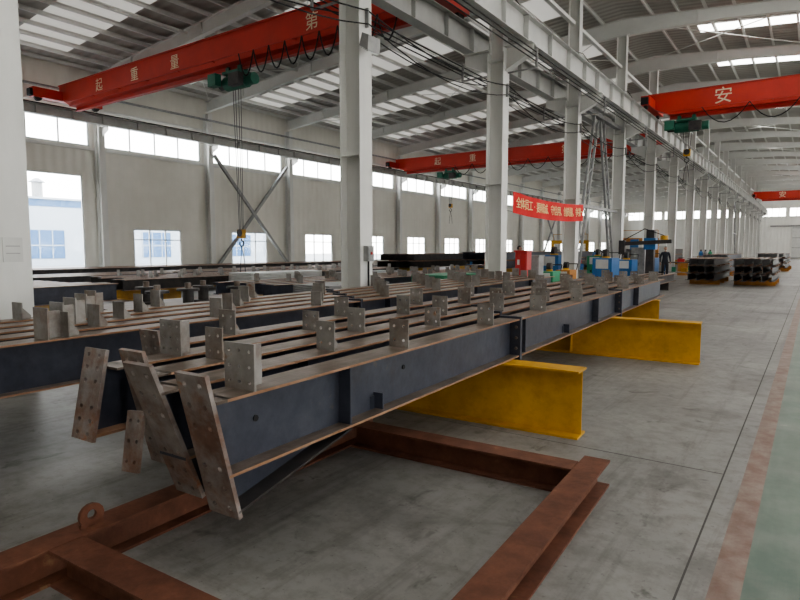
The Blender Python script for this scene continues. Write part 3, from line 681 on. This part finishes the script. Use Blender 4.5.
# ---------------------------------------------------------------- worker
def worker(px,py,rot):
    J={'pel':(0,0,.93,.14),'waist':(0,0,1.08,.135),'chest':(0,.0,1.28,.155),'neckb':(0,.0,1.43,.075),'neck':(0,-.01,1.50,.055),
       'ls':(.17,0,1.40,.068),'le':(.24,.02,1.13,.048),'lw':(.22,-.14,.93,.032),'lp':(.215,-.20,.87,.034),
       'rs':(-.17,0,1.40,.068),'re':(-.24,.03,1.12,.048),'rw':(-.25,-.05,.87,.032),'rp':(-.25,-.07,.80,.034),
       'lh':(.09,0,.88,.105),'lk':(.11,-.02,.49,.07),'la':(.12,.02,.10,.048),'lt':(.13,-.15,.045,.042),
       'rh':(-.09,0,.88,.105),'rk':(-.11,-.04,.49,.07),'ra':(-.13,.03,.10,.048),'rt':(-.15,-.14,.045,.042)}
    E=[('pel','waist'),('waist','chest'),('chest','neckb'),('neckb','neck'),('chest','ls'),('ls','le'),('le','lw'),('lw','lp'),('chest','rs'),('rs','re'),('re','rw'),('rw','rp'),
       ('pel','lh'),('lh','lk'),('lk','la'),('la','lt'),('pel','rh'),('rh','rk'),('rk','ra'),('ra','rt')]
    for s_,p in (('l','lp'),('r','rp')):
        bx,by,bz,_=J[p]
        for k in range(4):
            off=(k-1.5)*.019; ln=[.034,.04,.038,.03][k]
            J['%sf%da'%(s_,k)]=(bx,by+off,bz-.03-ln*.5,.0095); J['%sf%db'%(s_,k)]=(bx*.97,by+off-.006,bz-.03-ln*1.4,.008)
            E+=[(p,'%sf%da'%(s_,k)),('%sf%da'%(s_,k),'%sf%db'%(s_,k))]
        J[s_+'ta']=(bx*.94,by-.04,bz-.005,.011); J[s_+'tb']=(bx*.92,by-.05,bz-.045,.009); E+=[(p,s_+'ta'),(s_+'ta',s_+'tb')]
    names=list(J); me=bpy.data.meshes.new('worker'); me.from_pydata([J[n][:3] for n in names],[(names.index(a),names.index(b_)) for a,b_ in E],[])
    ob=bpy.data.objects.new('worker',me); scene.collection.objects.link(ob)
    ob.modifiers.new('skin','SKIN')
    for i,n in enumerate(names):
        r=J[n][3]; me.skin_vertices[0].data[i].radius=(r,r*(.8 if n in('chest','waist','pel') else 1)); me.skin_vertices[0].data[i].use_root=(n=='pel')
    sb=ob.modifiers.new('sub','SUBSURF'); sb.levels=2; sb.render_levels=2
    dg=bpy.context.evaluated_depsgraph_get(); ev=ob.evaluated_get(dg); nm=bpy.data.meshes.new_from_object(ev)
    ob.modifiers.clear(); ob.data=nm; nm.materials.clear()
    zmin=min(v.co.z for v in nm.vertices)
    for n in ('cloth_dark','cloth_trousers','shoe','skin','hair'): nm.materials.append(MATS[n])
    for p in nm.polygons:
        c=p.center; p.use_smooth=True
        if c.z>1.46: p.material_index=3
        elif abs(c.x)>.19 and c.z<.91: p.material_index=3
        elif c.z>.88 or abs(c.x)>.2: p.material_index=0
        elif c.z>.10: p.material_index=1
        else: p.material_index=2
    bm=bmesh.new(); bmesh.ops.create_uvsphere(bm,u_segments=24,v_segments=18,radius=1)
    for v in bm.verts:
        x,y,z=v.co; w=.078*(1-.18*max(0,-z)); v.co=Vector((x*w,y*.095-.012*max(0,-z),z*.118))
        if y<-.6 and abs(x)<.18 and -.35<z<.1: v.co.y-=.022*(1-abs(x)/.18)
        if y<-.5 and .05<z<.25 and .2<abs(x)<.55: v.co.y+=.008
        if y<-.6 and abs(x)<.35 and -.6<z<-.5: v.co.y-=.006
        if abs(x)>.93 and -.2<z<.25: v.co.x*=1.14
    hm=bpy.data.meshes.new('head'); bm.to_mesh(hm); bm.free(); hm.materials.append(MATS['skin']); hm.materials.append(MATS['hair'])
    for p in hm.polygons:
        p.use_smooth=True; c=p.center
        if c.z>.06 or (c.y>.0 and c.z>-.04) : p.material_index=1
        if abs(abs(c.x)-.03)<.012 and c.y<-.07 and .008<c.z<.024: p.material_index=1
    h=bpy.data.objects.new('head',hm); scene.collection.objects.link(h); h.location=(0,-.02,1.62); h.parent=ob
    ob.location=(px,py,-zmin*1.0); ob.rotation_euler=(0,0,rot); return ob
worker(-6.4,33.4,math.radians(25))
worker(-9.9,22.6,math.radians(100))

# ---------------------------------------------------------------- outside
o=MB(); o.box(-140,XL-.2,-40,160,-.25,-.15,'outside_ground'); o.build('outside_ground')
o=MB(); X=-62
o.box(X-14,X,6,60,-.2,6.4,'outside_white'); o.box(X-.02,X+.03,6,60,5.7,6.4,'outside_blue'); o.box(X-14.2,X+.2,5.8,60.2,6.4,6.6,'outside_white')
for k in range(9):
    o.box(X,X+.05,8+k*6,11.6+k*6,.6,3.4,'outside_blue')
    for q in range(4): o.box(X+.04,X+.09,8+k*6+q*1.2-.04,8+k*6+q*1.2+.04,.6,3.4,'outside_white')
    o.box(X+.04,X+.09,8+k*6,11.6+k*6,1.85,1.95,'outside_white')
o.cyl((X-4,29,6.4),(X-4,29,8.4),.5,'grey_steel',16); o.cyl((X-4,29,8.4),(X-4,29,8.8),.8,'grey_steel',16,.2)
o.build('neighbouring_building')

# ---------------------------------------------------------------- world, camera
w=bpy.data.worlds.new('World'); scene.world=w; w.use_nodes=True; nt=w.node_tree
bg=nt.nodes['Background']; bg.inputs[1].default_value=10.5
tc=nt.nodes.new('ShaderNodeTexCoord'); sp=nt.nodes.new('ShaderNodeSeparateXYZ'); rp=nt.nodes.new('ShaderNodeValToRGB')
nt.links.new(tc.outputs['Generated'],sp.inputs[0]); nt.links.new(sp.outputs['Z'],rp.inputs[0])
rp.color_ramp.elements[0].color=(1.0,.97,.92,1); rp.color_ramp.elements[1].color=(.80,.88,1,1)
nt.links.new(rp.outputs[0],bg.inputs[0])
try: scene.view_settings.look='AgX - Medium High Contrast'
except Exception as e: print('look',e)
cam=bpy.data.cameras.new('Camera'); co=bpy.data.objects.new('Camera',cam); scene.collection.objects.link(co)
co.location=(0,0,1.6); co.rotation_euler=(math.radians(85),0,math.radians(35)); cam.sensor_width=36; cam.lens=26.55; cam.clip_end=500
scene.camera=co
